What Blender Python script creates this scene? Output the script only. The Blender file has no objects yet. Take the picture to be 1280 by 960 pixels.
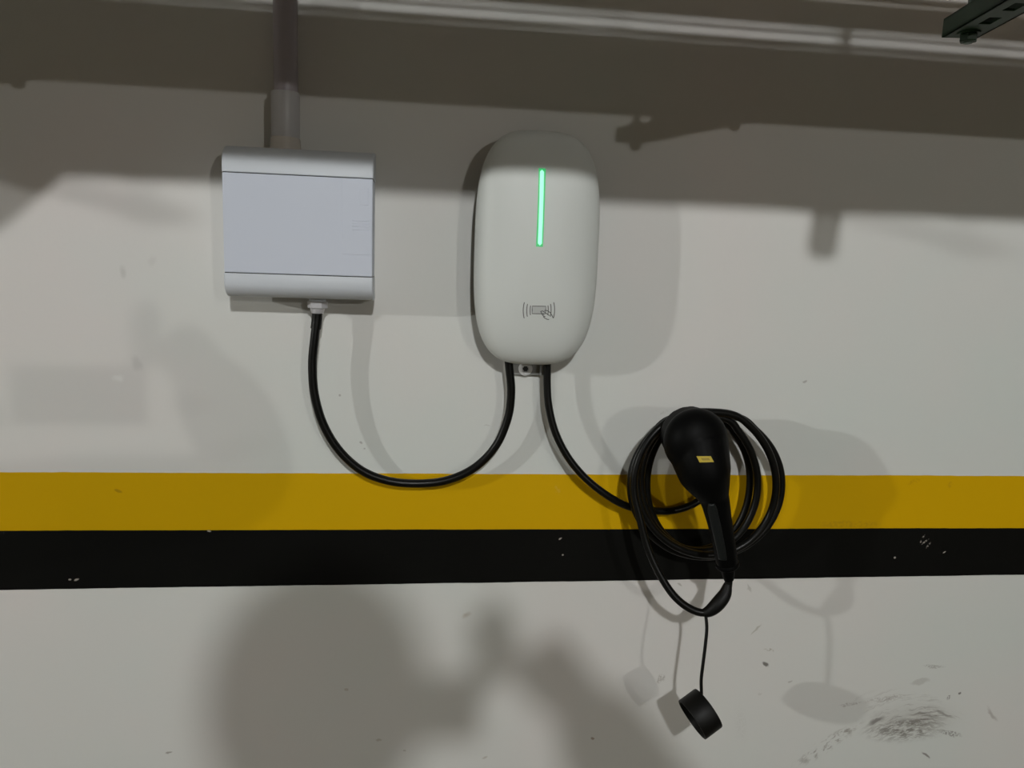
import bpy, bmesh, math, random
from mathutils import Vector, Matrix, noise
random.seed(7)
S = bpy.context.scene
C = S.collection

# ------------------------------------------------------------------ camera
CAM = Vector((0.0, -1.25, 1.5))
FPX = 961.0
XC = Vector((7860, -131, -FPX)).normalized()
VC = Vector((-221, -6200, -FPX)).normalized()
VC = (VC - XC * VC.dot(XC)).normalized()
ZC = -VC
YC = ZC.cross(XC)
ROT = Matrix((XC, YC, ZC))                      # camera -> world
cd = bpy.data.cameras.new('camera'); cam = bpy.data.objects.new('camera', cd); C.objects.link(cam)
cd.sensor_fit = 'HORIZONTAL'; cd.sensor_width = 36.0; cd.lens = 36.0 * FPX / 1280.0
cd.clip_start = 0.01; cd.clip_end = 100
cam.matrix_world = Matrix.Translation(CAM) @ ROT.to_4x4()
S.camera = cam

def at(u, v, d=0.0):
    """world point at distance d in front of the wall, seen at u,v of the 1280x960 frame"""
    r = ROT @ Vector((u - 640, -(v - 480), -FPX))
    t = (-d - CAM.y) / r.y
    return CAM + r * t

# ------------------------------------------------------------------ world, exposure, lamps
w = bpy.data.worlds.new('world'); S.world = w; w.use_nodes = True
w.node_tree.nodes['Background'].inputs[0].default_value = (0.05, 0.05, 0.05, 1)
w.node_tree.nodes['Background'].inputs[1].default_value = 0.2
S.view_settings.view_transform = 'Standard'; S.view_settings.look = 'None'
S.view_settings.exposure = 0.07; S.view_settings.gamma = 1.0; S.view_settings.use_curve_mapping = False
#        x     y     z    radius strength  colour
LAMPS = [(0.20, -3.30, 2.74, 0.058, 1370, (.98, 1.0, 0.99), 'round ceiling lamp on a short stem behind the photographer'),
         (3.20, -8.00, 2.70, 0.050, 2400, (1.0, 0.99, 0.93), 'round ceiling lamp on a stem far back on the right side'),
         (-7.40, -4.00, 2.95, 0.070, 3300, (.98, 1.0, 0.97), 'round ceiling lamp on a stem at the far left end')]

# ------------------------------------------------------------------ helpers
def link(name, bm, mat, parent=None, smooth=True, kind=None):
    me = bpy.data.meshes.new(name)
    bmesh.ops.recalc_face_normals(bm, faces=bm.faces)
    bm.to_mesh(me); bm.free()
    if smooth:
        for p in me.polygons: p.use_smooth = True
        try: me.set_sharp_from_angle(angle=math.radians(38))
        except Exception: pass
    me.materials.append(mat)
    o = bpy.data.objects.new(name, me); C.objects.link(o)
    if parent is not None: o.parent = parent; o.matrix_parent_inverse = parent_inv(parent)
    if kind: o['kind'] = kind
    return o

def parent_inv(p):
    m = Matrix.Identity(4)
    q = p
    while q is not None:
        m = Matrix.Translation(q.location) @ m if False else m
        q = q.parent
    # things sit unrotated; undo their offsets
    off = Vector((0, 0, 0)); q = p
    while q is not None and q.type == 'EMPTY':
        off += q.location; q = q.parent
    return Matrix.Translation(-off) if p.type == 'EMPTY' else Matrix.Identity(4)

def thing(name, label, cat, loc=(0, 0, 0), group=None):
    o = bpy.data.objects.new(name, None); C.objects.link(o)
    o.location = loc; o.empty_display_size = 0.05
    o['label'] = label; o['category'] = cat
    if group: o['group'] = group
    return o

def box(bm, x0, x1, y0, y1, z0, z1, bev=0.0, seg=2):
    r = bmesh.ops.create_cube(bm, size=1)
    vs = r['verts']
    for v in vs:
        v.co = Vector(((x0 + x1) / 2 + v.co.x * (x1 - x0), (y0 + y1) / 2 + v.co.y * (y1 - y0), (z0 + z1) / 2 + v.co.z * (z1 - z0)))
    if bev > 0:
        es = {e for v in vs for e in v.link_edges}
        bmesh.ops.bevel(bm, geom=list(es), offset=bev, segments=seg, affect='EDGES', profile=0.5)
    return bm

def bbox(*a, **k):
    return box(bmesh.new(), *a, **k)

def frame_of(t):
    t = t.normalized()
    a = Vector((0, 0, 1)) if abs(t.z) < 0.9 else Vector((0, 1, 0))
    n = t.cross(a).normalized()
    return n, t.cross(n).normalized()

def cyl(bm, p0, p1, r0, r1=None, seg=24, cap=True, bev=0.0):
    """lathe between two points"""
    p0 = Vector(p0); p1 = Vector(p1); r1 = r0 if r1 is None else r1
    t = p1 - p0; L = t.length; t = t.normalized(); n, b = frame_of(t)
    prof = [(0, 0), (0, r0 - bev), (bev, r0), (L - bev, r1), (L, r1 - bev), (L, 0)] if bev > 0 else [(0, 0), (0, r0), (L, r1), (L, 0)]
    if not cap: prof = prof[1:-1]
    return lathe(bm, p0, t, n, b, prof, seg)

def lathe(bm, p0, t, n, b, prof, seg=24):
    rings = []
    for (h, r) in prof:
        if r <= 1e-6:
            rings.append([bm.verts.new(p0 + t * h)])
        else:
            rings.append([bm.verts.new(p0 + t * h + (n * math.cos(2 * math.pi * k / seg) + b * math.sin(2 * math.pi * k / seg)) * r) for k in range(seg)])
    for A, B in zip(rings, rings[1:]):
        for k in range(seg):
            k2 = (k + 1) % seg
            if len(A) == 1 and len(B) == 1: continue
            if len(A) == 1: bm.faces.new((A[0], B[k], B[k2]))
            elif len(B) == 1: bm.faces.new((A[k], B[0], A[k2]))
            else: bm.faces.new((A[k], B[k], B[k2], A[k2]))
    return bm

def axis_lathe(bm, p0, p1, prof, seg=24):
    p0 = Vector(p0); t = (Vector(p1) - p0).normalized(); n, b = frame_of(t)
    return lathe(bm, p0, t, n, b, prof, seg)

def catmull(pts, step=0.006):
    pts = [Vector(p) for p in pts]
    P = [pts[0] * 2 - pts[1]] + pts + [pts[-1] * 2 - pts[-2]]
    out = []
    for i in range(1, len(P) - 2):
        a, b, c, d = P[i - 1:i + 3]
        n = max(2, int((c - b).length / step))
        for k in range(n):
            t = k / n
            out.append(0.5 * ((2 * b) + (c - a) * t + (2 * a - 5 * b + 4 * c - d) * t * t + (3 * b - a - 3 * c + d) * t ** 3))
    out.append(pts[-1])
    return out

def sweep(bm, pts, rad, seg=14):
    """tube along pts; rad is a number or f(s in 0..1)"""
    n = len(pts); t0 = (pts[1] - pts[0]).normalized(); nv, _ = frame_of(t0)
    rings = []
    for i, p in enumerate(pts):
        t = (pts[min(i + 1, n - 1)] - pts[max(i - 1, 0)]).normalized()
        nv = (nv - t * nv.dot(t)).normalized(); b = t.cross(nv)
        r = rad(i / (n - 1)) if callable(rad) else rad
        rings.append([bm.verts.new(p + (nv * math.cos(2 * math.pi * k / seg) + b * math.sin(2 * math.pi * k / seg)) * r) for k in range(seg)])
    for A, B in zip(rings, rings[1:]):
        for k in range(seg):
            k2 = (k + 1) % seg
            bm.faces.new((A[k], B[k], B[k2], A[k2]))
    bm.faces.new(rings[0][::-1]); bm.faces.new(rings[-1])
    return bm

# ------------------------------------------------------------------ materials
def mat(name, col, rough=0.5, metal=0.0, nscale=0, namt=0.0, bump=0.0, bscale=200, spec=0.5, coat=0.0):
    m = bpy.data.materials.new(name); m.use_nodes = True
    nt = m.node_tree; b = nt.nodes['Principled BSDF']
    b.inputs['Base Color'].default_value = (*col, 1); b.inputs['Roughness'].default_value = rough
    b.inputs['Metallic'].default_value = metal; b.inputs['Specular IOR Level'].default_value = spec
    b.inputs['Coat Weight'].default_value = coat
    tc = nt.nodes.new('ShaderNodeTexCoord')
    nz = nt.nodes.new('ShaderNodeTexNoise'); nz.inputs['Scale'].default_value = nscale or 8; nz.inputs['Detail'].default_value = 4
    nt.links.new(tc.outputs['Object'], nz.inputs['Vector'])
    if namt > 0:
        mx = nt.nodes.new('ShaderNodeMix'); mx.data_type = 'RGBA'
        mx.inputs['A'].default_value = (*[c * (1 - namt) for c in col], 1); mx.inputs['B'].default_value = (*[min(1, c * (1 + namt)) for c in col], 1)
        nt.links.new(nz.outputs['Fac'], mx.inputs['Factor']); nt.links.new(mx.outputs['Result'], b.inputs['Base Color'])
    if bump > 0:
        n2 = nt.nodes.new('ShaderNodeTexNoise'); n2.inputs['Scale'].default_value = bscale; n2.inputs['Detail'].default_value = 3
        bp = nt.nodes.new('ShaderNodeBump'); bp.inputs['Strength'].default_value = bump; bp.inputs['Distance'].default_value = 0.001
        nt.links.new(tc.outputs['Object'], n2.inputs['Vector']); nt.links.new(n2.outputs['Fac'], bp.inputs['Height']); nt.links.new(bp.outputs['Normal'], b.inputs['Normal'])
    return m

def emit(name, col, k):
    m = bpy.data.materials.new(name); m.use_nodes = True
    b = m.node_tree.nodes['Principled BSDF']
    b.inputs['Base Color'].default_value = (0.1, 0.1, 0.1, 1)
    b.inputs['Emission Color'].default_value = (*col, 1); b.inputs['Emission Strength'].default_value = k
    return m

class Marks:
    """builds a colour that is a base with ragged elliptical marks, strokes and smears on it (object space x,z)"""
    def __init__(s, m, col_socket, warp=0.012, wscale=60):
        s.nt = m.node_tree; s.col = col_socket
        N = s.nt.nodes.new
        tc = N('ShaderNodeTexCoord'); s.tc = tc
        nz = N('ShaderNodeTexNoise'); nz.inputs['Scale'].default_value = wscale; nz.inputs['Detail'].default_value = 5
        s.nt.links.new(tc.outputs['Object'], nz.inputs['Vector'])
        sub = N('ShaderNodeVectorMath'); sub.operation = 'SUBTRACT'; sub.inputs[1].default_value = (.5, .5, .5)
        s.nt.links.new(nz.outputs['Color'], sub.inputs[0])
        sc = N('ShaderNodeVectorMath'); sc.operation = 'SCALE'; sc.inputs['Scale'].default_value = warp
        s.nt.links.new(sub.outputs[0], sc.inputs[0])
        ad = N('ShaderNodeVectorMath'); s.nt.links.new(tc.outputs['Object'], ad.inputs[0]); s.nt.links.new(sc.outputs[0], ad.inputs[1])
        s.vec = ad.outputs[0]
        fine = N('ShaderNodeTexNoise'); fine.inputs['Scale'].default_value = 260; fine.inputs['Detail'].default_value = 4
        s.nt.links.new(tc.outputs['Object'], fine.inputs['Vector']); s.fine = fine.outputs['Fac']
    def mask(s, x, z, rx, rz, ang=0.0, soft=0.5, vec=None):
        N = s.nt.nodes.new
        mp = N('ShaderNodeMapping'); mp.vector_type = 'TEXTURE'
        mp.inputs['Location'].default_value = (x, 0, z); mp.inputs['Rotation'].default_value = (0, -ang, 0); mp.inputs['Scale'].default_value = (rx, 50, rz)
        s.nt.links.new(vec or s.vec, mp.inputs['Vector'])
        ln = N('ShaderNodeVectorMath'); ln.operation = 'LENGTH'; s.nt.links.new(mp.outputs[0], ln.inputs[0])
        mr = N('ShaderNodeMapRange'); mr.interpolation_type = 'SMOOTHSTEP'
        mr.inputs['From Min'].default_value = 1.0; mr.inputs['From Max'].default_value = 1.0 - soft
        s.nt.links.new(ln.outputs['Value'], mr.inputs['Value'])
        return mr.outputs[0]
    def math(s, op, a, b):
        n = s.nt.nodes.new('ShaderNodeMath'); n.operation = op
        for i, q in enumerate((a, b)):
            if isinstance(q, (int, float)): n.inputs[i].default_value = q
            elif q is not None: s.nt.links.new(q, n.inputs[i])
        return n.outputs[0]
    def mix(s, fac, col):
        mx = s.nt.nodes.new('ShaderNodeMix'); mx.data_type = 'RGBA'
        s.nt.links.new(fac, mx.inputs['Factor']); s.nt.links.new(s.col, mx.inputs['A']); mx.inputs['B'].default_value = (*col, 1)
        s.col = mx.outputs['Result']
    def spot(s, x, z, rx, rz, ang=0, k=0.6, col=(.12, .11, .1), soft=0.5, grain=False):
        f = s.math('MULTIPLY', s.mask(x, z, rx, rz, ang, soft), k)
        if grain:
            g = s.nt.nodes.new('ShaderNodeMapRange'); g.inputs['From Min'].default_value = .42; g.inputs['From Max'].default_value = .58
            s.nt.links.new(s.fine, g.inputs['Value']); f = s.math('MULTIPLY', f, g.outputs[0])
        s.mix(f, col)
    def px(s, u, v, ru, rv, ang=0, **k):
        p = at(u, v); s.spot(p.x, p.z, ru * .00132, rv * .00132, math.radians(ang), **k)
    def polar(s, u, v, mu, mv, ru, rv, k, col, rs=190, ts=2.2, lo=.52, hi=.62, ang=0, seed=0):
        """curved scuff strokes: noise stretched round the centre u,v, seen inside an ellipse at mu,mv"""
        N = s.nt.nodes.new; c = at(u, v)
        sb = N('ShaderNodeVectorMath'); sb.operation = 'SUBTRACT'; s.nt.links.new(s.vec, sb.inputs[0]); sb.inputs[1].default_value = (c.x, 0, c.z)
        sp = N('ShaderNodeSeparateXYZ'); s.nt.links.new(sb.outputs[0], sp.inputs[0])
        r = s.math('SQRT', s.math('ADD', s.math('MULTIPLY', sp.outputs[0], sp.outputs[0]), s.math('MULTIPLY', sp.outputs[2], sp.outputs[2])), None)
        th = s.math('ARCTAN2', sp.outputs[0], sp.outputs[2])
        cb = N('ShaderNodeCombineXYZ'); s.nt.links.new(s.math('MULTIPLY', r, rs), cb.inputs[0]); s.nt.links.new(s.math('MULTIPLY', th, ts), cb.inputs[1]); cb.inputs[2].default_value = seed
        nz = N('ShaderNodeTexNoise'); nz.inputs['Scale'].default_value = 1.0; nz.inputs['Detail'].default_value = 5; nz.inputs['Roughness'].default_value = .65
        s.nt.links.new(cb.outputs[0], nz.inputs['Vector'])
        mr = N('ShaderNodeMapRange'); mr.inputs['From Min'].default_value = lo; mr.inputs['From Max'].default_value = hi
        s.nt.links.new(nz.outputs['Fac'], mr.inputs['Value'])
        p = at(mu, mv)
        f = s.math('MULTIPLY', s.math('MULTIPLY', mr.outputs[0], s.mask(p.x, p.z, ru * .00132, rv * .00132, math.radians(ang), 0.8)), k)
        s.mix(f, col)

def painted(name, ca, cb, rough, nscale=2.5, bump=0.12):
    """paint with a faint large mottling and roller relief"""
    m = bpy.data.materials.new(name); m.use_nodes = True
    nt = m.node_tree; b = nt.nodes['Principled BSDF']; b.inputs['Roughness'].default_value = rough
    N = nt.nodes.new; tc = N('ShaderNodeTexCoord')
    n1 = N('ShaderNodeTexNoise'); n1.inputs['Scale'].default_value = nscale; n1.inputs['Detail'].default_value = 4; n1.inputs['Roughness'].default_value = .55
    nt.links.new(tc.outputs['Object'], n1.inputs['Vector'])
    mr = N('ShaderNodeMapRange'); mr.inputs['From Min'].default_value = .35; mr.inputs['From Max'].default_value = .65; nt.links.new(n1.outputs['Fac'], mr.inputs['Value'])
    mx = N('ShaderNodeMix'); mx.data_type = 'RGBA'; mx.inputs['A'].default_value = (*ca, 1); mx.inputs['B'].default_value = (*cb, 1)
    nt.links.new(mr.outputs[0], mx.inputs['Factor']); nt.links.new(mx.outputs['Result'], b.inputs['Base Color'])
    n2 = N('ShaderNodeTexNoise'); n2.inputs['Scale'].default_value = 45; n2.inputs['Detail'].default_value = 6; nt.links.new(tc.outputs['Object'], n2.inputs['Vector'])
    bp = N('ShaderNodeBump'); bp.inputs['Strength'].default_value = bump; bp.inputs['Distance'].default_value = 0.0025
    nt.links.new(n2.outputs['Fac'], bp.inputs['Height']); nt.links.new(bp.outputs['Normal'], b.inputs['Normal'])
    return m, mx.outputs['Result'], b

M = {}
# wall paint: off-white, faintly warmer in places, with its dirt, scuffs and a few faint patches
mw, colr, bs = painted('wall_paint', (.66, .69, .66), (.72, .68, .66), .7, 1.3)
K = Marks(mw, colr)
K.px(1140, 900, 95, 40, 0, k=.22, col=(.33, .29, .25), soft=.9)                        # grey smear under the scuffs
K.polar(1135, 1010, 1130, 912, 80, 24, .80, (.16, .14, .12), rs=230, ts=9, lo=.44, hi=.56)
K.polar(1135, 1005, 1120, 878, 90, 26, .55, (.22, .19, .17), rs=170, ts=3, lo=.53, hi=.66, seed=4)
K.polar(1140, 1000, 1140, 895, 75, 22, .6, (.14, .12, .1), rs=120, ts=2.5, lo=.50, hi=.58, seed=14)
K.polar(1150, 1010, 1165, 896, 55, 20, .85, (.14, .12, .1), rs=220, ts=3, lo=.52, hi=.62, seed=9)
K.polar(1120, 1060, 1035, 930, 75, 14, .80, (.2, .17, .14), rs=150, ts=14, lo=.50, hi=.60, ang=35, seed=2)
K.px(1105, 874, 42, 6, 6, k=.45, col=(.28, .24, .21), grain=True, soft=.8)
K.px(1062, 880, 20, 3, 8, k=.45, col=(.24, .2, .18), grain=True)
K.px(1095, 901, 18, 5, 25, k=.7, col=(.12, .1, .09), soft=.8); K.px(1140, 903, 48, 6, -3, k=.55, col=(.16, .14, .12), grain=True, soft=.9)
K.px(1180, 893, 26, 3, -25, k=.6, col=(.15, .13, .11), soft=.9); K.px(1188, 917, 22, 5, -15, k=.65, col=(.13, .11, .1), grain=True)
K.px(1168, 833, 22, 3, -4, k=.5, col=(.2, .18, .16), grain=True)
K.px(1150, 852, 18, 6, 10, k=.3, col=(.3, .27, .24))
K.px(1240, 893, 20, 4, -52, k=.45, col=(.25, .21, .18), soft=.8)
K.px(1200, 866, 2.6, 2.6, 0, k=.8, col=(.1, .09, .08))
K.px(1186, 872, 3, 5, -30, k=.7, col=(.12, .1, .09), grain=True)
K.px(1158, 944, 10, 2.2, -38, k=.7, col=(.12, .1, .09))
K.px(957, 830, 7, 4.5, -30, k=.85, col=(.10, .09, .075))
K.px(961, 812, 9, 3, -15, k=.55, col=(.3, .27, .2), grain=True)
K.px(945, 787, 11, 2, 42, k=.45, col=(.3, .27, .2))
K.px(826, 848, 7, 9, -10, k=.6, col=(.3, .27, .24), grain=True)
K.px(850, 731, 6, 2, -20, k=.5, col=(.3, .28, .22)); K.px(936, 735, 9, 2, -60, k=.4, col=(.32, .3, .26))
K.px(988, 852, 4, 2, 20, k=.45, col=(.3, .27, .24)); K.px(950, 867, 4, 3, 0, k=.25, col=(.4, .37, .33))
K.px(583, 769, 9, 6, 20, k=.45, col=(.35, .28, .2), soft=.9)
K.px(433, 862, 4, 3, 0, k=.4, col=(.35, .28, .2)); K.px(474, 926, 5, 2, 0, k=.4, col=(.33, .28, .2)); K.px(606, 946, 5, 2.4, 20, k=.4, col=(.3, .25, .18))
K.px(741, 923, 3, 3, 0, k=.7, col=(.22, .14, .1)); K.px(211, 941, 6, 1.8, 4, k=.6, col=(.18, .16, .12)); K.px(506, 938, 3, 2, 0, k=.4, col=(.3, .25, .2))
K.px(154, 340, 5, 11, 8, k=.35, col=(.42, .41, .38), soft=.8); K.px(190, 326, 6, 9, -10, k=.2, col=(.45, .44, .41), soft=.8)
K.px(171, 455, 8, 12, 20, k=.3, col=(.45, .43, .41), soft=.8)
K.px(148, 473, 9, 6, 0, k=.5, col=(.85, .85, .83), soft=.9)
K.px(425, 494, 2, 2, 0, k=.6, col=(.3, .28, .26)); K.px(452, 553, 2, 2, 0, k=.6, col=(.3, .28, .26)); K.px(455, 561, 1.6, 1.6, 0, k=.6, col=(.3, .28, .26))
K.px(1006, 477, 3, 2, 0, k=.6, col=(.3, .28, .26)); K.px(609, 532, 5, 1.4, -10, k=.3, col=(.4, .38, .36))
K.px(829, 516, 8, 3, 30, k=.3, col=(.4, .38, .36), grain=True)
K.px(240, 505, 40, 22, 0, k=.12, col=(.5, .49, .46), soft=.9); K.px(300, 560, 70, 25, 12, k=.10, col=(.5, .49, .46), soft=.9)  # two broad, faint greyer patches
K.px(926, 905, 14, 40, 10, k=.14, col=(.45, .43, .38), soft=.9, grain=True)
mw.node_tree.links.new(K.col, bs.inputs['Base Color'])
M['wall'] = mw

my, colr, bs = painted('yellow_paint', (.63, .375, .0), (.665, .385, .0), .6); bs.inputs['Specular IOR Level'].default_value = .12
K = Marks(my, colr, warp=.006)
K.px(148, 613, 6, 2.4, -20, k=.5, col=(.25, .14, .01)); K.px(1142, 602, 12, 5, 20, k=.25, col=(.35, .18, .01), grain=True); K.px(1187, 606, 4, 6, 0, k=.3, col=(.35, .2, .02), grain=True)
K.px(697, 612, 4, 9, 20, k=.25, col=(.7, .45, .1), grain=True); K.px(775, 627, 6, 2, 20, k=.4, col=(.3, .16, .01)); K.px(930, 660, 5, 3, 0, k=.3, col=(.3, .16, .01))
K.px(1060, 655, 60, 6, 0, k=.25, col=(.35, .2, .02), grain=True)
my.node_tree.links.new(K.col, bs.inputs['Base Color']); M['yellow'] = my
mb, colr, bs = painted('black_paint', (.0035, .0035, .0030), (.0050, .0050, .0042), .7); bs.inputs['Specular IOR Level'].default_value = .08
K = Marks(mb, colr, warp=.005)
for (u, v, a, b_, g) in ((96, 724, 4, 1.6, 20), (88, 724, 2, 1.4, 0), (700, 673, 3, 1.6, 30), (703, 693, 1.5, 1.5, 0), (1152, 674, 9, 2, 60), (1160, 681, 7, 1.6, 55), (1156, 677, 8, 1.5, 40), (1118, 697, 2, 2, 0), (1180, 690, 3, 1, 30), (262, 664, 3, 1.5, 0)):
    K.px(u, v, a, b_, g, k=.75, col=(.5, .45, .4), grain=(a > 5))
mb.node_tree.links.new(K.col, bs.inputs['Base Color']); M['black'] = mb

M['white_plastic'] = mat('white_abs_plastic', (.62, .65, .70), .5, namt=.02)
M['door_plastic'] = mat('door_plastic', (.62, .655, .75), .55, namt=.02, spec=.3)
M['charger_white'] = mat('charger_white_shell', (.64, .66, .64), .5, namt=.015, spec=.35)
M['back_grey'] = mat('charcoal_plastic', (.06, .062, .058), .5)
M['bracket'] = mat('bracket_grey', (.30, .30, .29), .4, namt=.05)
M['steel'] = mat('zinc_steel', (.62, .62, .60), .32, metal=.85, namt=.05)
M['dark_hole'] = mat('dark_socket', (.02, .02, .02), .6)
M['pipe'] = mat('grey_pvc', (.40, .36, .40), .38, namt=.06, nscale=5)
M['coupling'] = mat('white_pvc', (.52, .51, .53), .35, namt=.04)
M['adapter'] = mat('ivory_pvc', (.53, .49, .45), .22, namt=.04)
M['cable'] = mat('black_rubber_cable', (.0032, .0032, .0028), .36, spec=.25, bump=.1, bscale=400)
M['gun'] = mat('black_matte_plastic', (.0018, .0019, .0019), .5, spec=.08, bump=.06, bscale=600)
M['grip'] = mat('grip_highlight_grey', (.0105, .0125, .0125), .40, spec=.3, bump=.15, bscale=300)  # paler than the body: the grip's highlight put into the colour
M['cap'] = mat('black_cap_rubber', (.0028, .0028, .0025), .5, spec=.25, bump=.1, bscale=500)
M['sticker'] = mat('yellow_sticker', (.50, .37, .02), .6)
M['print'] = mat('grey_print', (.13, .13, .125), .6)
M['card'] = mat('grey_card_print', (.50, .51, .50), .6)
M['led'] = emit('green_led_core', (.30, 1.0, .58), 1.3)
M['ledhalo'] = emit('green_led_diffuser', (.0, .42, .10), 1.0)
M['green'] = mat('green_painted_steel', (.006, .036, .009), .5, namt=.2, nscale=30)
M['rod'] = mat('threaded_rod_zinc', (.12, .16, .13), .45, metal=.6)
M['tray'] = mat('galvanised_tray', (.42, .42, .41), .5, metal=.3, namt=.05)
M['floor'] = painted('floor_epoxy', (.085, .07, .04), (.11, .09, .055), .6, 1.2)[0]
M['floor'].node_tree.nodes['Principled BSDF'].inputs['Specular IOR Level'].default_value = .3
M['ceiling'] = painted('ceiling_concrete', (.10, .075, .045), (.13, .10, .06), .9, 1.5)[0]
M['sidewall'] = painted('side_wall_paint', (.11, .09, .06), (.13, .11, .075), .8, 1.5)[0]
M['fixture'] = mat('lamp_housing', (.7, .7, .7), .5)

# ------------------------------------------------------------------ setting
XL, XR, YF, ZT = -9.0, 6.0, -10.0, 3.3
def setting(name, bm, m):
    o = link(name, bm, m, smooth=False); o['kind'] = 'structure'; return o
setting('wall_back', bbox(XL, XR, 0, .2, 0, ZT), M['wall'])
setting('floor', bbox(XL - .2, XR + .2, YF - .2, .2, -.15, 0), M['floor'])
setting('ceiling', bbox(XL - .2, XR + .2, YF - .2, .2, ZT, ZT + .15), M['ceiling'])
setting('wall_left', bbox(XL - .2, XL, YF, 0, 0, ZT), M['sidewall'])
setting('wall_right', bbox(XR, XR + .2, YF, 0, 0, ZT), M['sidewall'])
setting('wall_front', bbox(XL - .2, XR + .2, YF - .2, YF, 0, ZT), M['sidewall'])

def stripe(name, ztop, zbot, m, th, jit):
    """a painted stripe: thin coat whose edges wander a little, as brushed along tape"""
    bm = bmesh.new(); n = 900; x0, x1 = -2.5, 2.8; cols = []
    for i in range(n + 1):
        x = x0 + (x1 - x0) * i / n
        e = [noise.noise(Vector((x * 9, s, .3))) * jit[k] + noise.noise(Vector((x * 60, s, 2.3))) * jit[k] * .5 for k, s in enumerate((1.7, 5.1))]
        zt, zb = ztop(x) + e[0], zbot(x) + e[1]
        cols.append([bm.verts.new((x, y, z)) for (y, z) in ((0.0005, zt), (-th, zt), (-th, zb), (0.0005, zb))])
    for A, B in zip(cols, cols[1:]):
        for k in range(3): bm.faces.new((A[k], A[k + 1], B[k + 1], B[k]))
    return setting(name, bm, m)
stripe('trim_1', lambda x: 1.1513 - .0016 * x, lambda x: 1.052 - .0042 * x, M['yellow'], .0009, (.0009, .0003))
stripe('trim_2', lambda x: 1.0545 - .0042 * x, lambda x: .9585, M['black'], .0012, (.0006, .0007))

# ------------------------------------------------------------------ lamps (out of the frame, they light the scene)
for (x, y, z, r, k, col, lab) in LAMPS:
    t = thing('ceiling_lamp', lab, 'lamp', (x, y, ZT))
    bm = bmesh.new(); cyl(bm, (x, y, z + r * 1.25), (x, y, ZT), .012, seg=12); link('stem', bm, M['fixture'], t)
    bm = bmesh.new(); axis_lathe(bm, (x, y, z + r * 1.3), (x, y, z - 1), [(0, 0), (0, r * .9), (r * .35, r * 1.1), (r * .5, r * .8), (r * .5, 0)], 24); link('housing', bm, M['fixture'], t)
    bm = bmesh.new(); bmesh.ops.create_icosphere(bm, subdivisions=2, radius=r, matrix=Matrix.Translation((x, y, z))); link('bulb', bm, emit('lamp_bulb', col, k), t)

# ------------------------------------------------------------------ distribution box
BX0, BX1, BZ0, BZ1, BD = -.2805, -.0690, 1.4395, 1.6560, .090
t = thing('distribution_box', 'white square plastic distribution box with closed door under the vertical conduit', 'electrical box', (-.175, 0, 1.4395))
o = link('housing', bbox(BX0 + .001, -.0712, -.046, 0, BZ0 + .006, BZ1 - .003, bev=.006, seg=3), M['white_plastic'], t)
def lip(zs, x0, x1, inner=.004):
    """extrude a z/depth profile along x with slightly rounded ends"""
    bm = bmesh.new(); rows = []
    xs = [(x0, .0015), (x0 + .0008, .0004), (x0 + .002, 0), (x1 - .002, 0), (x1 - .0008, .0004), (x1, .0015)]
    for x, ins in xs:
        rows.append([bm.verts.new((x, -(d - ins), z)) for z, d in zs])
    for A, B in zip(rows, rows[1:]):
        for k in range(len(A) - 1): bm.faces.new((A[k], A[k + 1], B[k + 1], B[k]))
    n = len(zs)
    for R_, x in ((rows[0], x0), (rows[-1], x1)):
        bm.faces.new(R_)
    for k in (0, n - 1):
        pass
    bm.faces.new([R_[0] for R_ in rows] + [R_[-1] for R_ in rows][::-1])
    return bm
SEAM_T, SEAM_B = 1.6155, 1.4748
top = [(SEAM_T + .0008, .03), (SEAM_T + .0008, BD - .0006), (SEAM_T + .0016, BD)]
for k in range(1, 9):
    a = k / 8 * math.pi / 2; top.append((1.626 + (BZ1 - 1.626) * math.sin(a), BD - .038 * (1 - math.cos(a))))
top.append((BZ1, .03))
o = link('top_cover', lip(top, BX0, BX1), M['white_plastic'], t)
bot = [(SEAM_B - .0008, .03), (SEAM_B - .0008, BD - .0006), (SEAM_B - .0016, BD)]
for k in range(1, 9):
    a = k / 8 * math.pi / 2; bot.append((1.462 - (1.462 - BZ0) * math.sin(a), BD - .030 * (1 - math.cos(a))))
bot.append((BZ0, .03))
o = link('bottom_cover', lip(bot, BX0, BX1), M['white_plastic'], t)
for zc in (SEAM_B, SEAM_T): link('seam_gasket', bbox(BX0 + .001, BX1 - .001, -.0875, -.03, zc - .0009, zc + .0009), M['back_grey'], t, smooth=False)
link('body', bbox(BX0 + .0018, BX1 - .0018, -.086, -.03, SEAM_B + .001, SEAM_T - .001), M['white_plastic'], t, smooth=False)
dr = link('door', bbox(BX0 + .0005, BX1 - .0005, -.0895, -.04, SEAM_B + .0004, SEAM_T - .0004, bev=.0012), M['door_plastic'], t, smooth=False)
link('cover_panel', bbox(-.1137, BX1 - .0015, -.0900, -.088, 1.5065, 1.6125, bev=.0003, seg=1), M['door_plastic'], dr, smooth=False)
for k in range(4):
    z = 1.5420 + k * .0044
    link('grip_ridge', bbox(-.099, -.074, -.0904, -.0896, z, z + .0014, bev=.0004, seg=1), M['door_plastic'], dr, smooth=False)
link('name_plate', bbox(-.088, -.076, -.0906, -.0895, 1.578, 1.602, bev=.0003, seg=1), M['door_plastic'], dr, smooth=False)
g = bmesh.new(); cyl(g, (-.1555, -.035, 1.4475), (-.1555, -.035, 1.4335), .0125, seg=24); gl = link('cable_gland', g, M['white_plastic'], t)
g = bmesh.new(); cyl(g, (-.1555, -.035, 1.4345), (-.1555, -.035, 1.4235), .0155, .0150, seg=6, bev=.001); link('gland_nut', g, M['coupling'], gl)
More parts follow.
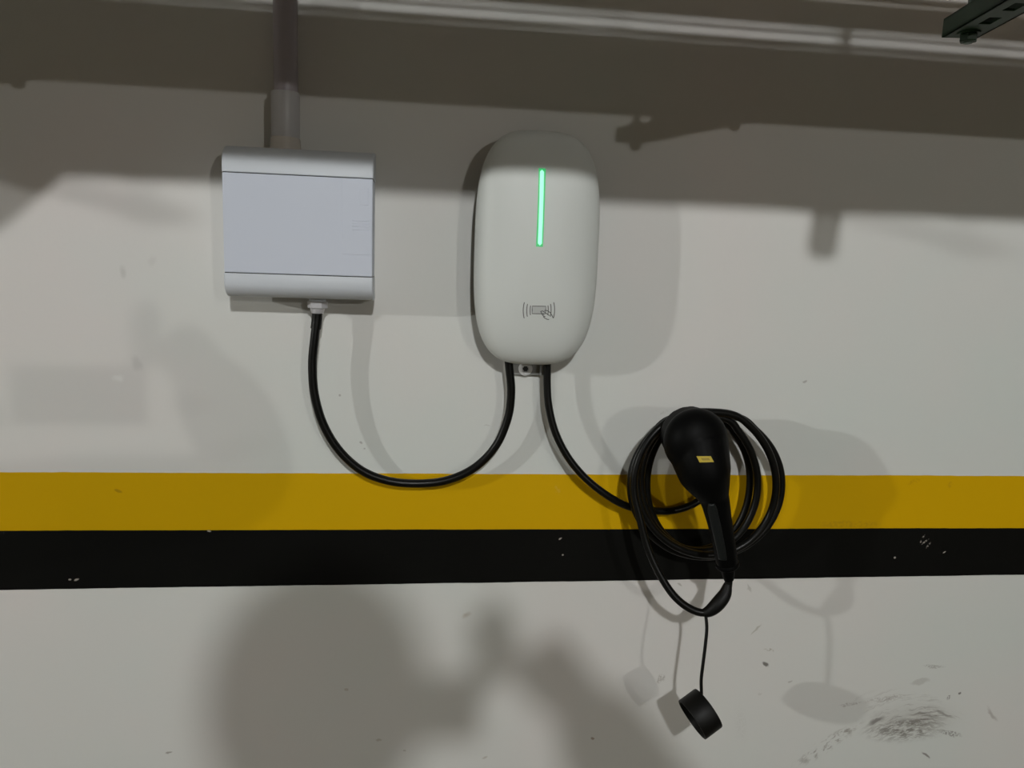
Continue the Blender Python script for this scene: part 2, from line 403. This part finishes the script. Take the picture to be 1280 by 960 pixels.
g = bmesh.new(); cyl(g, (-.1555, -.035, 1.424), (-.1555, -.035, 1.4155), .0115, .0095, seg=20, bev=.001); link('gland_cap', g, M['coupling'], gl)

# ------------------------------------------------------------------ conduit
t = thing('conduit_pipe', 'grey vertical plastic conduit entering the top of the white distribution box', 'pipe', (-.2005, -.04, 1.6435))
b = bmesh.new(); cyl(b, (-.1995, -.037, 1.72), (-.1985, -.037, ZT), .0172, seg=32); link('pipe', b, M['pipe'], t)
b = bmesh.new(); axis_lathe(b, (-.2005, -.037, 1.672), (-.2003, -.037, 1.74), [(0, .012), (0, .0192), (.002, .0205), (.064, .0205), (.0662, .0196), (.0662, .012)], 32); link('coupling', b, M['coupling'], t)
b = bmesh.new(); axis_lathe(b, (-.2010, -.037, 1.6535), (-.2008, -.037, 1.7), [(0, .010), (0, .0232), (.004, .0232), (.008, .0222), (.018, .0215), (.0225, .0190), (.0225, .01)], 32); link('adapter', b, M['adapter'], t)

# ------------------------------------------------------------------ charger
CX, CZ, CA, CB = .1790, 1.5235, .0965, .1785
NEXP = 3.3
def outline(th, a, b, n=NEXP):
    c, s = math.cos(th), math.sin(th)
    return a * math.copysign(abs(c) ** (2 / n), c), b * math.copysign(abs(s) ** (2 / n), s)
def front_depth(x, z):
    s = ((abs(x - CX) / CA) ** NEXP + (abs(z - CZ) / CB) ** NEXP) ** (1 / NEXP)
    s = min(s, 1)
    return .052 + .028 * math.sqrt(max(0, 1 - s ** 12)) + .022 * (1 - s ** 2.4)
def shell(depths, seg=120):
    """rings of (scale, depth) from the back to the front centre"""
    bm = bmesh.new(); rings = []
    for sc, d in depths:
        if sc == 0: rings.append([bm.verts.new((CX, -d, CZ))]); continue
        rings.append([bm.verts.new((CX + q[0] * sc, -d, CZ + q[1] * sc)) for q in (outline(2 * math.pi * k / seg, CA, CB) for k in range(seg))])
    for A, B in zip(rings, rings[1:]):
        for k in range(seg):
            k2 = (k + 1) % seg
            if len(B) == 1: bm.faces.new((A[k], A[k2], B[0]))
            elif len(A) == 1: bm.faces.new((A[0], B[k], B[k2]))
            else: bm.faces.new((A[k], A[k2], B[k2], B[k]))
    return bm
t = thing('ev_charger', 'white rounded wall-mounted vehicle charger with a lit green light bar', 'charger', (CX, 0, CZ - CB))
link('back_shell', shell([(0, .012), (.90, .012), (.925, .016), (.955, .044), (.94, .0505), (0, .0505)]), M['back_grey'], t)
ds = [(.95, .0500), (.988, .0500), (1.0, .0515)]
for k in range(1, 26):
    s = 1 - (k / 26) ** 2.6 if k < 26 else 0
    s = max(s, 0)
    ds.append((s, .052 + .028 * math.sqrt(max(0, 1 - s ** 12)) + .022 * (1 - s ** 2.4)))
ds.append((0, .102))
fc = link('front_cover', shell([(0, .0505)] + ds), M['charger_white'], t)
# light bar: a slim lens let into the cover, lit core inside a green diffuser
def ribbon(pts, wdt, lift, th=.0006, closed=False):
    """printed line / thin strip following the cover's front surface; pts are (x,z)"""
    bm = bmesh.new(); P2 = [Vector((p[0], 0, p[1])) for p in pts]; n = len(P2); rows = []
    for i, p in enumerate(P2):
        a = P2[(i - 1) % n] if closed or i > 0 else p; c = P2[(i + 1) % n] if closed or i < n - 1 else p
        tt = (c - a).normalized(); nn = Vector((tt.z, 0, -tt.x))
        row = []
        for sgn in (-1, 1):
            q = p + nn * (wdt / 2 * sgn); y = -front_depth(q.x, q.z)
            row += [bm.verts.new((q.x, y - lift, q.z)), bm.verts.new((q.x, y + th, q.z))]
        rows.append(row)
    m = n if closed else n - 1
    for i in range(m):
        A, B = rows[i], rows[(i + 1) % n]
        bm.faces.new((A[0], A[2], B[2], B[0])); bm.faces.new((A[1], A[0], B[0], B[1])); bm.faces.new((A[2], A[3], B[3], B[2]))
    return bm
LX0, LZ0, LZ1 = .1762, 1.5300, 1.6400
halo = [(LX0 + .0008 * k / 30 - .0004, LZ0 - .002 + (LZ1 - LZ0 + .004) * k / 30) for k in range(31)]
lb = link('light_bar', ribbon(halo, .0105, .0005), M['ledhalo'], t)
core = [(LX0 + .0008 * k / 30 - .0004, LZ0 + (LZ1 - LZ0) * k / 30) for k in range(31)]
def rounded_strip(z0, z1, x, hw, lift):
    bm = bmesh.new(); rows = []
    for k in range(41):
        f = k / 40; z = z0 + (z1 - z0) * f; e = min(z - z0, z1 - z); wv = hw * math.sqrt(max(0, 1 - max(0, 1 - e / hw) ** 2)) if e < hw else hw
        wv = max(wv, .0002); row = []
        for c in (-1, -.6, 0, .6, 1):
            X = x + wv * c; row.append(bm.verts.new((X, -front_depth(X, z) - lift * (1 - .8 * c * c), z)))
        rows.append(row)
    for A, B in zip(rows, rows[1:]):
        for k in range(4): bm.faces.new((A[k], A[k + 1], B[k + 1], B[k]))
    return bm
link('light_core', rounded_strip(LZ0, LZ1, LX0, .0031, .0022), M['led'], lb)
# card reader mark: card, three arcs each side and a hand holding the card
def sp(u, v):
    p = at(u, v, .0965); return (p.x, p.z)
sym = link('card_symbol', ribbon([sp(*q) for q in ((665, 382.6), (674, 382.7), (682, 382.8), (682, 387.5), (681.8, 392.2), (674, 392.2), (665, 392), (665, 387))], .0013, .0002, closed=True), M['print'], fc)
bm = bmesh.new()
vs = []
for q in ((665.4, 383), (681.6, 383.2), (681.4, 391.8), (665.4, 391.6)):
    x, z = sp(*q); vs.append(bm.verts.new((x, -front_depth(x, z) - .0001, z)))
bm.faces.new(vs); link('card_fill', bm, M['card'], fc)
for s_, cu in ((-1, 671.5), (1, 675.5)):
    for rr, hh in ((17.6, 10.0), (13.2, 8.0), (9.0 if s_ < 0 else 9.6, 6.0)):
        pts = []
        for k in range(13):
            a = (k / 12 - .5) * 2 * math.asin(min(.98, hh / 17.0)); pts.append(sp(cu + s_ * (rr - 6 * (1 - math.cos(a)) * 1.2), 387.8 + hh * math.sin(a) / math.sin(math.asin(min(.98, hh / 17.0)))))
        link('wave_arc', ribbon(pts, .0013, .0002), M['print'], fc)
hand = [[(675.5, 389.2), (678, 388.6), (681, 390.4), (684.5, 393), (686.8, 394.6)],
        [(680.2, 388.0), (684, 388.2), (687.5, 390.6), (690, 394.4), (691.6, 397.6)],
        [(675.5, 389.2), (677.2, 391.6), (680, 393.2)], [(677.2, 392.4), (678.6, 394.4), (681.6, 395.8)],
        [(679, 395.6), (681, 397.6), (684, 399.2), (686.4, 399.4)]]
for h in hand:
    pts = []
    for a, b_ in zip(h, h[1:]):
        for k in range(4): pts.append((a[0] + (b_[0] - a[0]) * k / 4, a[1] + (b_[1] - a[1]) * k / 4))
    pts.append(h[-1]); link('hand_line', ribbon([sp(*q) for q in pts], .0013, .0003), M['print'], fc)
# wall bracket showing under the shell, with its screw
mt = link('mounting_bracket', bbox(.148, .2060, -.0115, 0, 1.322, 1.40, bev=.0015), M['bracket'], t)
link('bracket_rib', bbox(.1985, .2015, -.0150, -.010, 1.322, 1.39, bev=.0006, seg=1), M['bracket'], mt)
b = bmesh.new(); axis_lathe(b, (.1745, -.0110, 1.3325), (.1745, -1, 1.3325), [(0, .0115), (.002, .0115), (.0035, .0095), (.0035, .0055), (.0015, .005), (.0015, 0)], 28); sc = link('lock_screw', b, M['fixture'], mt)
b = bmesh.new(); cyl(b, (.1745, -.0120, 1.3325), (.1745, -.0132, 1.3325), .0048, seg=6); link('screw_recess', b, M['dark_hole'], sc)

# ------------------------------------------------------------------ supply cable
def path(pts, step=.005): return catmull([at(*p) for p in pts], step)
t = thing('supply_cable', 'thick black cable hanging in a loop from distribution box to charger', 'cable', at(397, 400, .035))
sup = [(397, 384, .037), (396, 400, .037), (393, 425, .038), (390.5, 455, .038), (393, 492, .038), (404, 530, .037), (424, 563, .034), (452, 588, .030), (485, 601, .026), (522, 604.5, .024), (560, 600, .025), (594, 584, .027), (620, 557, .030), (635, 522, .032), (639, 490, .034), (637, 464, .035), (635.5, 448, .035)]
b = sweep(bmesh.new(), path(sup), .0068, 16); link('cord', b, M['cable'], t)
b = sweep(bmesh.new(), path([(396.6, 392, .037), (396, 400, .037), (394.6, 411, .0375)], .003), .0081, 16); link('sleeve', b, M['cable'], t)

# ------------------------------------------------------------------ holster
HX, HZ = at(868, 553, .060).x, at(868, 553, .060).z
t = thing('connector_holster', 'black round wall holster holding the charging connector inside the cable coil', 'holster', (HX, 0, HZ))
b = bmesh.new(); axis_lathe(b, (HX, 0, HZ), (HX, -1, HZ), [(0, 0), (0, .031), (.004, .032), (.006, .031), (.007, .027), (.060, .027), (.066, .030), (.072, .030), (.074, .028), (.074, .0235), (.03, .0235), (.03, 0)], 40); hb = link('socket', b, M['gun'], t)
for sx in (-1, 1):
    b = bmesh.new(); cyl(b, (HX + sx * .0288, -.004, HZ), (HX + sx * .0288, -.0062, HZ), .0018, seg=10); link('screw', b, M['steel'], t)

# ------------------------------------------------------------------ charging cable with its connector and cap
t = thing('charging_cable', 'coiled black charging cable with its plug connector parked in wall holster', 'charging cable', at(880, 700, .05))
pts = [(684, 449, .035), (684, 460, .035), (684, 482, .035), (686, 508, .037), (694, 540, .040), (709, 570, .043), (730, 596, .046), (757, 618, .047), (785, 633, .040), (815, 638.5, .020), (845, 637.5, .018), (872, 627, .018)]
def loop(cu, cv, rx, ry, d0, d1, a0, a1, n=14, wob=0.0, ph=0.0):
    out = []
    for k in range(n + 1):
        f = k / n; a = math.radians(a0 + (a1 - a0) * f)
        out.append((cu + (rx + wob * math.sin(2 * a + ph)) * math.cos(a), cv - (ry + wob * math.cos(3 * a + ph)) * math.sin(a), d0 + (d1 - d0) * f))
    return out
pts += [(896, 606, .012), (906, 574, .012), (900, 538, .020)]
# four turns, anticlockwise from the top, each nearer to the viewer; (left, right, top, bottom) of each as seen
def turn(l, r_, t_, b_, d0, d1, a0=90, a1=450, n=16, ph=0.0):
    return loop((l + r_) / 2, (t_ + b_) / 2, (r_ - l) / 2, (b_ - t_) / 2, d0, d1, a0, a1, n, 1.2, ph)
pts += turn(809, 937, 518, 688, .030, .040, 95, 425, ph=.4)
pts += turn(789, 976, 514, 697, .044, .052, 95, 428, ph=1.2)[1:]
pts += turn(802, 946, 515, 690, .056, .064, 95, 425, ph=2.2)[1:]
pts += turn(796, 970, 513, 694, .066, .076, 95, 430, ph=3.0)[1:]
pts += turn(792, 975, 513, 696, .080, .090, 90, 188, 6)[1:]
pts += [(799, 645, .095), (808, 680, .102), (822, 713, .112), (841, 743, .125), (861, 760, .134), (881, 766, .140), (899, 757, .142), (909, 738, .140), (911, 718, .138), (909, 700, .137)]
cp = path(pts, .006)
b = sweep(bmesh.new(), cp, .0062, 14); link('cord', b, M['cable'], t)

# connector: head, neck and grip grown as one body
def blob(parts, name, m, parent, voxel=.0022, smooth_it=6):
    bm = bmesh.new()
    for kind, *a in parts:
        if kind == 'ell':
            c, r, rot = a
            mt_ = Matrix.Translation(c) @ rot.to_matrix().to_4x4() @ Matrix.Diagonal((*r, 1)) if rot else Matrix.Translation(c) @ Matrix.Diagonal((*r, 1))
            bmesh.ops.create_uvsphere(bm, u_segments=32, v_segments=20, radius=1, matrix=mt_)
        elif kind == 'cyl': cyl(bm, *a, seg=32)
        elif kind == 'tube':
            P_, r_ = a
            # elliptical tube: flattened sweep
            c_ = catmull([q for q in P_], .004); sweep(bm, c_, r_, 24)
    o = link(name, bm, m, parent)
    md = o.modifiers.new('remesh', 'REMESH'); md.mode = 'VOXEL'; md.voxel_size = voxel; md.use_smooth_shade = True
    ms = o.modifiers.new('smooth', 'SMOOTH'); ms.factor = .6; ms.iterations = smooth_it
    return o
hc = at(868, 552, .150)
grip = [at(872, 558, .150), at(880, 588, .166), at(892, 620, .166), at(899, 650, .158), at(905, 680, .150), at(909, 704, .144)]
def grad(s):
    prof = [(0, .047), (.22, .039), (.40, .0225), (.6, .0192), (.8, .0178), (1, .0172)]
    for (a, ra), (c, rc) in zip(prof, prof[1:]):
        if s <= c: return ra + (rc - ra) * (s - a) / (c - a)
    return prof[-1][1]
gun = blob([('cyl', Vector((HX, -.076, HZ)), Vector((HX * .5 + hc.x * .5, -.125, hc.z)), .030, .042),
            ('cyl', Vector((hc.x * .8 + HX * .2, -.105, hc.z + .002)), Vector((hc.x, -.165, hc.z)), .0455, .044),
            ('ell', Vector((hc.x, -.155, hc.z + .002)), (.0495, .036, .0505), None),
            ('tube', grip, grad)], 'connector', M['gun'], t)
# strip with the grip's highlight in its colour, end collar, latch button and sticker
gi = [at(891, 630, .1885), at(896.5, 655, .1785), at(902.5, 682, .1690), at(906, 700, .1625)]
b = bmesh.new(); c_ = catmull(gi, .004); rows = []
for i, p in enumerate(c_):
    f = i / (len(c_) - 1); wv = .0058 * (1 - .15 * f) * min(1, .35 + 6 * f)
    rows.append([b.verts.new(p + Vector((wv * c, abs(c) ** 2 * .0035 + .0012, 0))) for c in (-1.2, -1, -.5, 0, .5, 1, 1.2)])
for A, B in zip(rows, rows[1:]):
    for k in range(6): b.faces.new((A[k], A[k + 1], B[k + 1], B[k]))
o = link('grip_highlight', b, M['grip'], gun)
md = o.modifiers.new('solid', 'SOLIDIFY'); md.thickness = .003; md.offset = 1
p0 = at(908.5, 702, .144); p1 = at(910, 712, .141)
b = bmesh.new(); axis_lathe(b, p0, p1, [(0, 0), (0, .0172), (.003, .0188), (.006, .0188), (.0085, .0170), (.0095, .009), (.0095, 0)], 28); link('end_collar', b, M['gun'], gun)
p2 = at(911, 724, .139)
b = bmesh.new(); axis_lathe(b, p1, p2, [(0, 0), (0, .0110), (.010, .0095), (.018, .0078), (.018, 0)], 20); link('strain_relief', b, M['gun'], gun)
b = bmesh.new(); bmesh.ops.create_uvsphere(b, u_segments=20, v_segments=12, radius=1, matrix=Matrix.Translation(at(874, 519, .150) + Vector((0, 0, 0))) @ Matrix.Diagonal((.015, .017, .0065, 1))); link('release_button', b, M['gun'], gun)
# sticker: a flat label stuck on a small flat of the back
bpy.context.view_layer.update()
dg = bpy.context.evaluated_depsgraph_get(); ge = gun.evaluated_get(dg)
inv = gun.matrix_world.inverted()
def on_gun(u, v, lift):
    d = (at(u, v, .1) - CAM).normalized()
    ok, loc, nrm, _ = ge.ray_cast(inv @ CAM, inv.to_3x3() @ d)
    return (gun.matrix_world @ loc if ok else at(u, v, .2)) - d * lift
def label_patch(name, c4, lift, m, nu=6, nv=3):
    bm = bmesh.new(); g = []
    for j in range(nv + 1):
        row = []
        for i in range(nu + 1):
            a, c = i / nu, j / nv
            u = (c4[0][0] * (1 - a) + c4[1][0] * a) * (1 - c) + (c4[3][0] * (1 - a) + c4[2][0] * a) * c
            v = (c4[0][1] * (1 - a) + c4[1][1] * a) * (1 - c) + (c4[3][1] * (1 - a) + c4[2][1] * a) * c
            row.append(bm.verts.new(on_gun(u, v, lift)))
        g.append(row)
    for A, B in zip(g, g[1:]):
        for k in range(nu): bm.faces.new((A[k], A[k + 1], B[k + 1], B[k]))
    return link(name, bm, m, gun)
label_patch('warning_sticker', ((870.5, 570.3), (888.5, 570.2), (892.5, 577.6), (874.5, 578.0)), .0006, M['sticker'])
label_patch('sticker_print', ((876, 572.6), (886, 572.5), (888, 575.4), (878, 575.6)), .0010, mat('ochre_print', (.30, .21, .01), .6), 4, 2)

# cap on its tether: collar wrapped round the cord, strap and cup
tt = link('tether', sweep(bmesh.new(), path([(882, 767, .140), (883.5, 785, .144), (881.5, 808, .148), (878.5, 832, .150), (876.5, 850, .150), (877, 870, .150)], .004), .0027, 10), M['cap'], t)
b = sweep(bmesh.new(), path([(879, 767, .140), (888, 763, .141), (897, 755, .142), (906, 743, .141), (910, 730, .140)], .002), lambda s: .0063 + .0050 * math.sin(math.pi * min(1, s * 1.02)) ** .8, 18); link('tether_collar', b, M['cap'], tt)
cc = at(875.5, 892, .150)
ax = Vector((math.cos(math.radians(31)), .16, math.sin(math.radians(31)))).normalized()    # from the open rim to the closed end
rC, hC = .0345, .0345
b = bmesh.new(); axis_lathe(b, cc - ax * hC / 2, cc + ax, [(.022, 0), (.022, rC - .004), (.0015, rC - .0035), (0, rC - .0025), (0, rC - .0005), (.0015, rC), (hC - .003, rC), (hC - .0008, rC - .0008), (hC, rC - .003), (hC, 0)], 44)
cap = link('dust_cap', b, M['cap'], t)

# ------------------------------------------------------------------ tray supports: green slotted channel on threaded rods
SKEW = math.radians(9.6)
def support(x, label, group=None):
    """41x21 slotted channel hung across the tray on two rods, slightly out of square; x is its wall-side end"""
    L = .345; yF = -.350; z0, z1 = 1.7855, 1.8065; hw = .0205
    t = thing('channel_support', label, 'bracket', (x, yF, z0), group)
    ca, sa = math.cos(SKEW), math.sin(SKEW)
    def sk(bm):
        for v in bm.verts:
            a, b_ = v.co.x, v.co.y; v.co.x = x + a * ca + b_ * sa; v.co.y = yF - a * sa + b_ * ca
        return bm
    bm = bmesh.new()
    box(bm, -hw, -hw + .0025, -L, 0, z0, z1); box(bm, hw - .0025, hw, -L, 0, z0, z1)
    box(bm, -hw, -hw + .009, -L, 0, z1 - .0022, z1); box(bm, hw - .009, hw, -L, 0, z1 - .0022, z1)
    sw = .0065
    box(bm, -hw, -sw, -L, 0, z0, z0 + .0025); box(bm, sw, hw, -L, 0, z0, z0 + .0025)
    prev = 0
    for k in range(6):
        a = -.053 - .046 * k; box(bm, -sw, sw, a, prev, z0, z0 + .0025); prev = a - .024
    box(bm, -sw, sw, -L, prev, z0, z0 + .0025)
    box(bm, -hw + .002, hw - .002, -.0025, 0, z0 + .001, z1 - .001)
    link('channel', sk(bm), M['green'], t, smooth=False)
    for y in (-.022, -.322):
        b = bmesh.new(); cyl(b, (0, y, z0 - .012), (0, y, ZT), .0049, seg=14); link('threaded_rod', sk(b), M['rod'], t)
        b = bmesh.new(); cyl(b, (0, y, z0 - .0105), (0, y, z0 - .002), .0098, seg=6, bev=.001); link('nut', sk(b), M['green'], t)
        b = bmesh.new(); cyl(b, (0, y, z0 - .002), (0, y, z0), .0125, seg=20); link('washer', sk(b), M['green'], t)
        b = bmesh.new(); cyl(b, (0, y, z1), (0, y, z1 + .008), .0095, seg=6, bev=.001); link('nut', sk(b), M['green'], t)
    return t
support(.633, 'dark green slotted steel channel hung overhead at the top right corner')
support(-.405, 'dark green slotted steel channel carrying tray above the distribution box')
support(1.72, 'dark green slotted steel channel farther right along the overhead tray')
support(-1.53, 'dark green slotted steel channel farther left along the overhead tray')
# galvanised cable tray lying on the channels
t = thing('cable_tray', 'closed galvanised cable tray lying on the overhead green channels', 'cable tray', (0, -.51, 1.8150))
b = bbox(-6, 5.5, -.6150, -.4150, 1.8150, 1.962, bev=.002); link('tray_body', b, M['tray'], t)
link('tray_lid', bbox(-6, 5.5, -.6180, -.4120, 1.962, 1.975, bev=.002), M['tray'], t)
for xx in (.633, -.45, 1.72, -1.53):
    link('saddle', bbox(xx - .06, xx - .01, -.590, -.440, 1.8068, 1.8148), M['green'], t)
# two unseen cables added above the tray to dim the light passing there
for z_, lab in ((1.9667, 'thin grey cable added along the rods above the tray to dim light'), (1.9812, 'second thin grey cable added above its lower neighbour to dim light')):
    t = thing('dimming_cable', lab, 'cable', (0, -.36, z_))
    wav = [Vector((-6 + 11.5 * k / 90, -.360, z_ - .0016 * abs(math.sin(k * .9)))) for k in range(91)]
    link('cord', sweep(bmesh.new(), wav, .0042, 10), M['tray'], t)
    for xx in (.633, -.405, 1.72, -1.53):
        b = bmesh.new(); axis_lathe(b, (xx - .003, -.36, z_), (xx + 1, -.36, z_), [(0, .0044), (0, .0056), (.006, .0056), (.006, .0044)], 14); link('tie', b, M['rod'], t)
# steel service pipe above
t = thing('service_pipe', 'long grey steel pipe running level above the cable tray', 'pipe', (0, -.30, 1.99))
b = bmesh.new(); cyl(b, (-6, -.30, 1.999), (5.5, -.30, 1.999), .026, seg=28); link('pipe', b, M['tray'], t)
for xx in (-1.2, 1.5, 4.0, -4):
    b = bmesh.new(); cyl(b, (xx, -.30, 2.02), (xx, -.30, ZT), .004, seg=10); link('hanger_rod', b, M['rod'], t)
    b = bmesh.new(); axis_lathe(b, (xx - .012, -.30, 1.999), (xx + 1, -.30, 1.999), [(0, .026), (0, .029), (.024, .029), (.024, .026)], 24); link('clamp', b, M['rod'], t)

# ------------------------------------------------------------------ the person taking the picture, behind the lens
M['skin'] = mat('skin', (.46, .27, .19), .55, namt=.05)
M['hair'] = mat('dark_hair', (.02, .016, .014), .55, bump=.4, bscale=120)
M['shirt'] = mat('grey_shirt', (.10, .11, .13), .85, namt=.1)
M['trousers'] = mat('dark_trousers', (.03, .033, .045), .85, namt=.1)
M['shoe'] = mat('shoe_leather', (.03, .03, .03), .5)
M['phone'] = mat('phone_case', (.02, .02, .022), .4)
def skin_mesh(name, chains, m, parent, sub=2):
    """chains: lists of (x,y,z,r); equal points are shared, the first one is the root"""
    key = {}; vs = []; rs = []; es = set()
    for ch in chains:
        prev = None
        for (x, y, z, r_) in ch:
            k = (round(x, 4), round(y, 4), round(z, 4))
            if k not in key: key[k] = len(vs); vs.append(k); rs.append(r_)
            i = key[k]
            if prev is not None: es.add((prev, i))
            prev = i
    me = bpy.data.meshes.new(name); me.from_pydata(vs, list(es), []); me.materials.append(m)
    o = bpy.data.objects.new(name, me); C.objects.link(o)
    o.parent = parent
    if parent is not None: o.matrix_parent_inverse = parent_inv(parent)
    md = o.modifiers.new('skin', 'SKIN'); md.use_smooth_shade = True
    for i, sv in enumerate(me.skin_vertices[0].data):
        sv.radius = (rs[i], rs[i]); sv.use_root = (i == 0)
    sd = o.modifiers.new('sub', 'SUBSURF'); sd.levels = sub; sd.render_levels = sub
    return o
HXp, HYp, HZp = 0.012, -1.575, 1.685
t = thing('person', 'person in a grey shirt holding up a phone towards the wall', 'person', (HXp, -1.78, 0))
pel = (0.03, -1.80, .95, .135); che = (0.025, -1.77, 1.25, .135); nek = (0.02, -1.70, 1.50, .062); hd0 = (0.017, -1.64, 1.59, .055)
shR, elR, wrR = (.210, -1.70, 1.43, .058), (.395, -1.50, 1.415, .044), (.255, -1.335, 1.545, .032)
shL, elL, wrL = (-.150, -1.70, 1.43, .058), (-.265, -1.50, 1.25, .042), (-.095, -1.34, 1.430, .029)
arms = [[che, (.11, -1.745, 1.42, .075), shR, (.31, -1.60, 1.42, .048), elR, (.335, -1.415, 1.475, .040), wrR, (.200, -1.300, 1.585, .044)],
        [che, (-.08, -1.745, 1.42, .075), shL, (-.21, -1.60, 1.335, .046), elL, (-.18, -1.42, 1.335, .038), wrL, (-.055, -1.305, 1.475, .034)]]
legs = [[pel, (.13, -1.80, .86, .085), (.14, -1.78, .48, .058), (.15, -1.82, .09, .040), (.15, -1.72, .04, .035)],
        [pel, (-.07, -1.80, .86, .085), (-.09, -1.78, .48, .058), (-.10, -1.82, .09, .040), (-.10, -1.72, .04, .035)]]
body = skin_mesh('body', [[pel, (0.03, -1.79, 1.1, .115), che, nek, hd0, (HXp, HYp - .03, 1.68, .072)]] + arms + legs, M['skin'], t)
def grow(ch, k, n0=0, n1=None): return [(x, y, z, r_ + k) for (x, y, z, r_) in ch[n0:n1]]
skin_mesh('shirt', [grow([(0.03, -1.80, .86, .128), (0.03, -1.80, .97, .128), (0.03, -1.79, 1.1, .115), che, (0.022, -1.74, 1.43, .085)], .014)] + [grow(a, .020, 0, 7) for a in arms], M['shirt'], t)
skin_mesh('trousers', [[(0.03, -1.80, 1.06, .128), (0.03, -1.80, .93, .140)] + grow(l[1:4], .014) for l in legs], M['trousers'], t)
for l in legs:
    fx = l[-1][0]
    b = bmesh.new(); bmesh.ops.create_uvsphere(b, u_segments=20, v_segments=12, radius=1, matrix=Matrix.Translation((fx, -1.75, .045)) @ Matrix.Diagonal((.048, .14, .045, 1))); link('shoe', b, M['shoe'], t)
# head with face
b = bmesh.new()
bmesh.ops.create_uvsphere(b, u_segments=32, v_segments=24, radius=1)
for v in b.verts:
    q = v.co.copy(); jaw = max(0, -q.z)
    v.co = Vector((HXp + q.x * (.076 - .020 * jaw), HYp + q.y * (.095 - .02 * jaw) + .012 * jaw, HZp + q.z * .118))
head = link('head', b, M['skin'], t)
b = bmesh.new(); bmesh.ops.create_cone(b, cap_ends=True, segments=12, radius1=.016, radius2=.005, depth=.04, matrix=Matrix.Translation((HXp, HYp + .098, HZp - .018)) @ Matrix.Rotation(math.radians(-20), 4, 'X')); link('nose', b, M['skin'], head)
for sx in (-1, 1):
    b = bmesh.new(); bmesh.ops.create_uvsphere(b, u_segments=14, v_segments=10, radius=.011, matrix=Matrix.Translation((HXp + sx * .030, HYp + .082, HZp + .008))); link('eye', b, mat('eye_white', (.7, .7, .68), .2), head)
    b = bmesh.new(); bmesh.ops.create_uvsphere(b, u_segments=14, v_segments=10, radius=1, matrix=Matrix.Translation((HXp + sx * .079, HYp - .005, HZp - .005)) @ Matrix.Diagonal((.009, .018, .032, 1))); link('ear', b, M['skin'], head)
b = bmesh.new(); bmesh.ops.create_uvsphere(b, u_segments=14, v_segments=10, radius=1, matrix=Matrix.Translation((HXp, HYp + .083, HZp - .052)) @ Matrix.Diagonal((.024, .008, .006, 1))); link('mouth', b, mat('lips', (.35, .13, .11), .5), head)
b = bmesh.new(); bmesh.ops.create_uvsphere(b, u_segments=32, v_segments=24, radius=1)
for v in b.verts:
    q = v.co.copy(); front = q.y > .45 and q.z < .62
    k_ = .93 if front else 1.0
    v.co = Vector((HXp + q.x * .098 * k_, HYp - .012 + q.y * .106 * k_, HZp + .022 + max(q.z, -.75) * .118 * k_))
link('hair', b, M['hair'], head)
# fingers closing on the phone, five to a hand
def hand(side, wx, wy, wz, tips, thumb):
    ch = []
    for k, (tx_, tz_) in enumerate(tips):
        bx = wx + (tx_ - wx) * .35; bz = wz + (tz_ - wz) * .35
        ln_ = [(bx, wy - .004, bz, .0098), (bx + (tx_ - bx) * .5, wy + .014, bz + (tz_ - bz) * .6, .0088), (tx_, -1.282, tz_, .0080), (tx_ - side * .012, -1.274, tz_ - .002, .0072)]
        skin_mesh('finger', [ln_], M['skin'], body, 1)
    skin_mesh('thumb', [[(wx, wy, wz, .0125), ((wx + thumb[0]) / 2, wy + .002, (wz + thumb[1]) / 2, .011), (thumb[0], -1.291, thumb[1], .0095)]], M['skin'], body, 1)
hand(1, .200, -1.305, 1.585, [(.148, 1.560), (.140, 1.584), (.144, 1.608), (.160, 1.624)], (.140, 1.534))
hand(-1, -.055, -1.308, 1.475, [(-.050, 1.545), (-.040, 1.530), (-.038, 1.505), (-.036, 1.485)], (-.012, 1.470))
ph = link('phone', bbox(-.016, .150, -1.2722, -1.2640, 1.462, 1.540, bev=.003), M['phone'], None)
ph['label'] = 'dark phone held sideways in both hands of the person'; ph['category'] = 'phone'
b = bmesh.new(); cyl(b, (0, -1.2642, 1.5), (0, -1.2620, 1.5), .008, seg=20); link('camera_lens', b, M['dark_hole'], ph)
